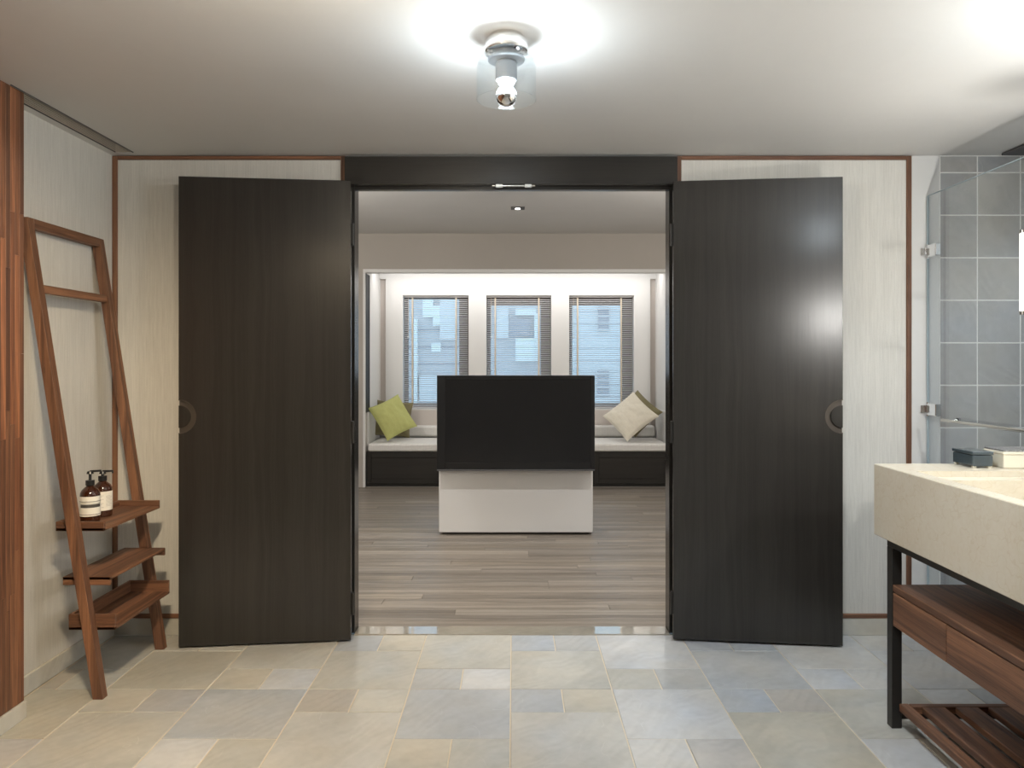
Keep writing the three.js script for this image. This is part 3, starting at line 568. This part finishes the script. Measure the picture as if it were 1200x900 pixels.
// window bench
{
  const t = thing('window_bench', 'long dark wooden bench built under the alcove windows', 'bench', [0.045, 0, -8.3]);
  const rel = (g) => at(g, -0.045, 0, 8.3), x0 = AX0 + 0.006, x1 = AX1 - 0.006;
  part('plinth', rel(ext(x0, x1, 0, 0.030, ZF + 0.035, ZB - 0.01, 0.001)), M.blackMetal, t);
  part('carcass', rel(ext(x0, x1, 0.030, 0.362, ZF + 0.032, ZB - 0.01, 0.001, 'x')), M.door, t);
  const n = 4, w = (x1 - x0) / n;
  for (let i = 0; i < n; i++) {
    const a = x0 + i * w + 0.002, b = a + w - 0.004, fr = 0.05;
    const p = part('front_panel', rel(ext(a + fr, b - fr, 0.034 + fr, 0.352 - fr, ZF + 0.026, ZF + 0.0315, 0.002, 'x')), M.door, t);
    part('panel_frame', [rel(ext(a, a + fr - 0.001, 0.034, 0.352, ZF + 0.018, ZF + 0.0315, 0.002, 'y')), rel(ext(b - fr + 0.001, b, 0.034, 0.352, ZF + 0.018, ZF + 0.0315, 0.002, 'y')), rel(ext(a + fr, b - fr, 0.034, 0.034 + fr - 0.001, ZF + 0.018, ZF + 0.0315, 0.002, 'x')), rel(ext(a + fr, b - fr, 0.353 - fr, 0.352, ZF + 0.018, ZF + 0.0315, 0.002, 'x'))], M.door, p);
  }
  const c = thing('seat_cushion', 'long off white seat cushion on the dark window bench', 'cushion', [0.045, 0.363, -8.32]);
  part('pad', uvMetres(new RoundedBoxGeometry(3.09, 0.080, 0.68, 4, 0.022)).translate(0, 0.041, 0.045), M.linen, c);
  const b = thing('back_cushion', 'low off white back cushion along the wall under the windows', 'cushion', [0.045, 0.446, -8.69]);
  part('pad', uvMetres(new RoundedBoxGeometry(3.08, 0.128, 0.10, 4, 0.03)).translate(0, 0.064, 0), M.linen, b);
}
// pillows
function pillowGeo(a, b, T, s) {
  const N = 36, pos = [], idx = [];
  for (const side of [1, -1]) for (let j = 0; j <= N; j++) for (let i = 0; i <= N; i++) {
    const u = i / N * 2 - 1, v = j / N * 2 - 1;
    const f = Math.pow(Math.max(0, (1 - u * u) * (1 - v * v)), 0.42), edge = Math.min(1, 4 * (1 - Math.max(Math.abs(u), Math.abs(v))));
    const wr = (fbm((u + 1) / 2.02, (v + 1) / 2.02, 5, 3, s, 3) - 0.5) * 0.034 * edge + Math.sin((u + v * 1.6) * 9 + s) * 0.006 * edge * (1 - f);
    pos.push(a / 2 * u * (1 - 0.075 * (1 - v * v)), b / 2 * v * (1 - 0.075 * (1 - u * u)), side * (T / 2 * f + wr * (side > 0 ? 1 : 0.6) * f + 0.0015));
  }
  const M1 = (N + 1) * (N + 1), id = (s2, i, j) => (s2 ? M1 : 0) + j * (N + 1) + i;
  for (let j = 0; j < N; j++) for (let i = 0; i < N; i++) { idx.push(id(0, i, j), id(0, i + 1, j), id(0, i + 1, j + 1), id(0, i, j), id(0, i + 1, j + 1), id(0, i, j + 1)); idx.push(id(1, i, j), id(1, i + 1, j + 1), id(1, i + 1, j), id(1, i, j), id(1, i, j + 1), id(1, i + 1, j + 1)); }
  for (let k = 0; k < N; k++) for (const [p, q] of [[[k, 0], [k + 1, 0]], [[N, k], [N, k + 1]], [[k + 1, N], [k, N]], [[0, k + 1], [0, k]]]) idx.push(id(0, ...p), id(1, ...p), id(1, ...q), id(0, ...p), id(1, ...q), id(0, ...q));
  const g = new THREE.BufferGeometry(); g.setAttribute('position', new THREE.Float32BufferAttribute(pos, 3)); g.setIndex(idx); g.computeVertexNormals();
  const uv = new Float32Array(pos.length / 3 * 2); for (let i = 0; i < pos.length / 3; i++) { uv[i * 2] = pos[i * 3]; uv[i * 2 + 1] = pos[i * 3 + 1]; } g.setAttribute('uv', new THREE.BufferAttribute(uv, 2));
  return g;
}
function pillow(label, mat, c, e1, e2, T, s) {       // c: middle, e1: one edge (upwards), e2: the other (downwards), in world axes
  const u = new THREE.Vector3(...e1), w = new THREE.Vector3(...e2), a = u.length(), b = w.length(), X = u.clone().normalize(), Y = w.clone().addScaledVector(X, -w.dot(X)).normalize().negate(), Zv = X.clone().cross(Y);
  const m = new THREE.Mesh(pillowGeo(a, b, T, s), mat); m.name = numbered('throw_pillow'); m.userData = { label, category: 'pillow', kind: 'thing', group: 'pillows on the window bench' };
  m.matrixAutoUpdate = true; m.quaternion.setFromRotationMatrix(new THREE.Matrix4().makeBasis(X, Y, Zv)); m.position.set(...c); scene.add(m);
  return m;
}
pillow('lime green pillow propped in the corner of the window bench', M.green, [-1.284, 0.700, -8.20], [0.280, 0.138, -0.255], [0.216, -0.342, 0.052], 0.13, 3);
pillow('olive brown pillow standing behind the lime green pillow', M.olive, [-1.325, 0.662, -8.50], [0.40, -0.03, 0.0], [0.0, -0.385, 0.10], 0.10, 5);
pillow('cream pillow tilted on one corner on the window bench', M.cream, [1.238, 0.712, -8.20], [0.340, 0.263, -0.045], [0.226, -0.248, 0.272], 0.13, 9);
pillow('olive pillow standing behind the cream pillow', M.olive, [1.335, 0.728, -8.40], [0.30, 0.27, -0.025], [0.222, -0.232, 0.27], 0.11, 12);

// ---- television on its pedestal
{
  const t = thing('television', 'large black flat screen television standing on a white pedestal', 'television', [0.0155, 0.486, -5.70]);
  const rel = (g) => at(g, -0.0155, -0.486, 5.70), x0 = -0.563, x1 = 0.594, y0 = 0.486, y1 = 1.186;
  part('casing', rel(ext(x0, x1, y0 + 0.012, y1, 5.668, 5.745, 0.004)), M.tvBezel, t);
  part('bezel', [rel(ext(x0, x0 + 0.062, y0 + 0.012, y1, 5.660, 5.668, 0.002)), rel(ext(x1 - 0.030, x1, y0 + 0.012, y1, 5.660, 5.668, 0.002)), rel(ext(x0 + 0.062, x1 - 0.03, y1 - 0.030, y1, 5.660, 5.668, 0.002)), rel(ext(x0 + 0.062, x1 - 0.03, y0 + 0.012, y0 + 0.062, 5.660, 5.668, 0.002))], M.tvBezel, t);
  part('screen', rel(ext(x0 + 0.062, x1 - 0.030, y0 + 0.062, y1 - 0.030, 5.664, 5.668, 0.0005)), M.tvScreen, t, 'glossy dark screen');
  part('lower_strip', rel(ext(x0, x1, y0, y0 + 0.012, 5.660, 5.82, 0.002)), M.darkMetal, t, 'grey metal strip under the screen');
  const p = thing('television_pedestal', 'plain white box pedestal carrying the television', 'pedestal', [0.0155, 0, -5.90]);
  const rp = (g) => at(g, -0.0155, 0, 5.90);
  part('body', rp(ext(-0.556, 0.588, 0.016, 0.486, 5.740, 6.06, 0.006)), M.pedestal, p); part('plinth', rp(ext(-0.53, 0.562, 0, 0.016, 5.775, 6.04, 0.001)), M.blackMetal, p);
}
// ---- bedroom ceiling downlights
function downlight(label, x, Z, power) {
  const t = thing('downlight', label, 'downlight', [x, CEIL2, -Z], 'bedroom downlights');
  part('trim', at(chamferBox(0.118, 0.004, 0.118, 0.001), 0, -0.002, 0), M.blackMetal, t);
  part('lens', at(cyl(0.022, 0.006, 24), 0, -0.006, 0), std({ color: rgb(1, 1, 1), emissive: NEUTRAL, emissiveIntensity: 6 }), t, 'small glowing lens');
  const l = new THREE.SpotLight(NEUTRAL, power, 0, 1.0, 0.7); l.position.set(0, -0.014, 0); l.target.position.set(0, -2.6, 0); l.shadow.radius = 1.2; t.add(l, l.target);
}
downlight('square black downlight in the bedroom ceiling above the television', 0.035, 6.63, 4.5);
downlight('square black downlight in the bedroom ceiling by the doorway', -0.9, 4.55, 7.5);
downlight('square black downlight in the bedroom ceiling by the other door leaf', 0.9, 4.55, 7.5);

// added fill globes to brighten the bedroom, out of sight behind the door leaves
for (const [x, label] of [[-1.95, 'added opal fill globe in the bedroom behind the ladder side door leaf'], [1.95, 'added opal fill globe in the bedroom behind the shower side door leaf']]) {
  const t = thing('added_globe', label, 'ceiling lamp', [x, CEIL2, -5.3], 'added bedroom fill globes');
  part('canopy', lathe([[0, 0], [0.06, 0], [0.06, -0.02], [0, -0.024]], 40), M.steel, t); part('stem', at(cyl(0.008, 0.30, 16), 0, -0.17, 0), M.steel, t);
  part('globe', at(new THREE.SphereGeometry(0.11, 40, 28), 0, -0.42, 0), std({ color: rgb(0.95, 0.94, 0.92), emissive: NEUTRAL, emissiveIntensity: 3 }), t, 'glowing opal globe of the added lamp');
  const l = new THREE.PointLight(NEUTRAL, 4.2); l.position.set(0, -0.42, 0); l.shadow.radius = 5; t.add(l);
}

// ================================================================ OUTSIDE THE WINDOWS
{
  const Zo = 12.0, K = Zo / 905, px = (x) => (x - 602) * K, py = (y) => 1.28 - (y - 425) * K;
  const b = thing('neighbour_building', 'pale blue grey apartment facade seen through the venetian blinds', 'building', [0, -3, -Zo]);
  const rel = (g) => at(g, 0, 3, Zo);
  part('wall', rel(ext(-6, 0.75, -3, 9, Zo, Zo + 0.5, 0.01)), M.concrete2, b);
  part('wall', rel(ext(0.76, 6, -3, 9, Zo - 0.25, Zo + 0.5, 0.01)), M.concrete, b, 'paler wing of the facade');
  const panel = (x0, x1, y0, y1, m, d = 0.08, name = 'cladding_panel') => part(name, rel(ext(px(x0), px(x1), py(y1), py(y0), Zo - d, Zo, 0.004)), m, b);
  panel(486, 490, 374, 600, M.paleCladding, 0.12, 'downpipe'); panel(496, 508, 345, 372, M.paleCladding); panel(508, 516, 358, 382, M.paleCladding); panel(516, 534, 330, 398, M.concrete); panel(506, 517, 402, 413, M.paleCladding); panel(492, 534, 440, 470, M.concrete);
  panel(604, 626, 397, 424, M.paleCladding, 0.15); panel(626, 632, 368, 424, M.paleCladding, 0.10); panel(604, 628, 362, 370, M.paleCladding); panel(582, 596, 360, 396, M.concrete); panel(596, 622, 374, 394, M.louvre, 0.05);
  for (const [x0, x1, y0, y1] of [[699, 711, 361, 389], [698, 711, 434, 463]]) {
    const w = part('window', rel(ext(px(x0), px(x1), py(y1), py(y0), Zo - 0.28, Zo - 0.25, 0.004)), M.louvre, b);
    for (let i = 0; i < 4; i++) part('window_bar', rel(ext(px(x0) - 0.02, px(x1) + 0.02, py(y1) + i * 0.11, py(y1) + i * 0.11 + 0.03, Zo - 0.30, Zo - 0.28, 0.003)), M.concrete2, w);
  }
  for (let i = 0; i < 9; i++) panel(668, 745, 352 + i * 14, 352.6 + i * 14, M.concrete2, 0.262, 'joint_strip');
  for (let i = 0; i < 5; i++) panel(470, 560, 386 + i * 20, 387.5 + i * 20, M.louvre, 0.02, 'sill');
}
struct('ground', ext(-12, 12, -3.3, -3, 9.2, 16, 0.01), M.concrete2, 'alley floor outside the windows');

scene.traverse((o) => {
  if (o.isMesh) { o.castShadow = true; o.receiveShadow = true; }
  if (o.isPointLight || o.isSpotLight) o.castShadow = true;
});
renderer.render(scene, camera);
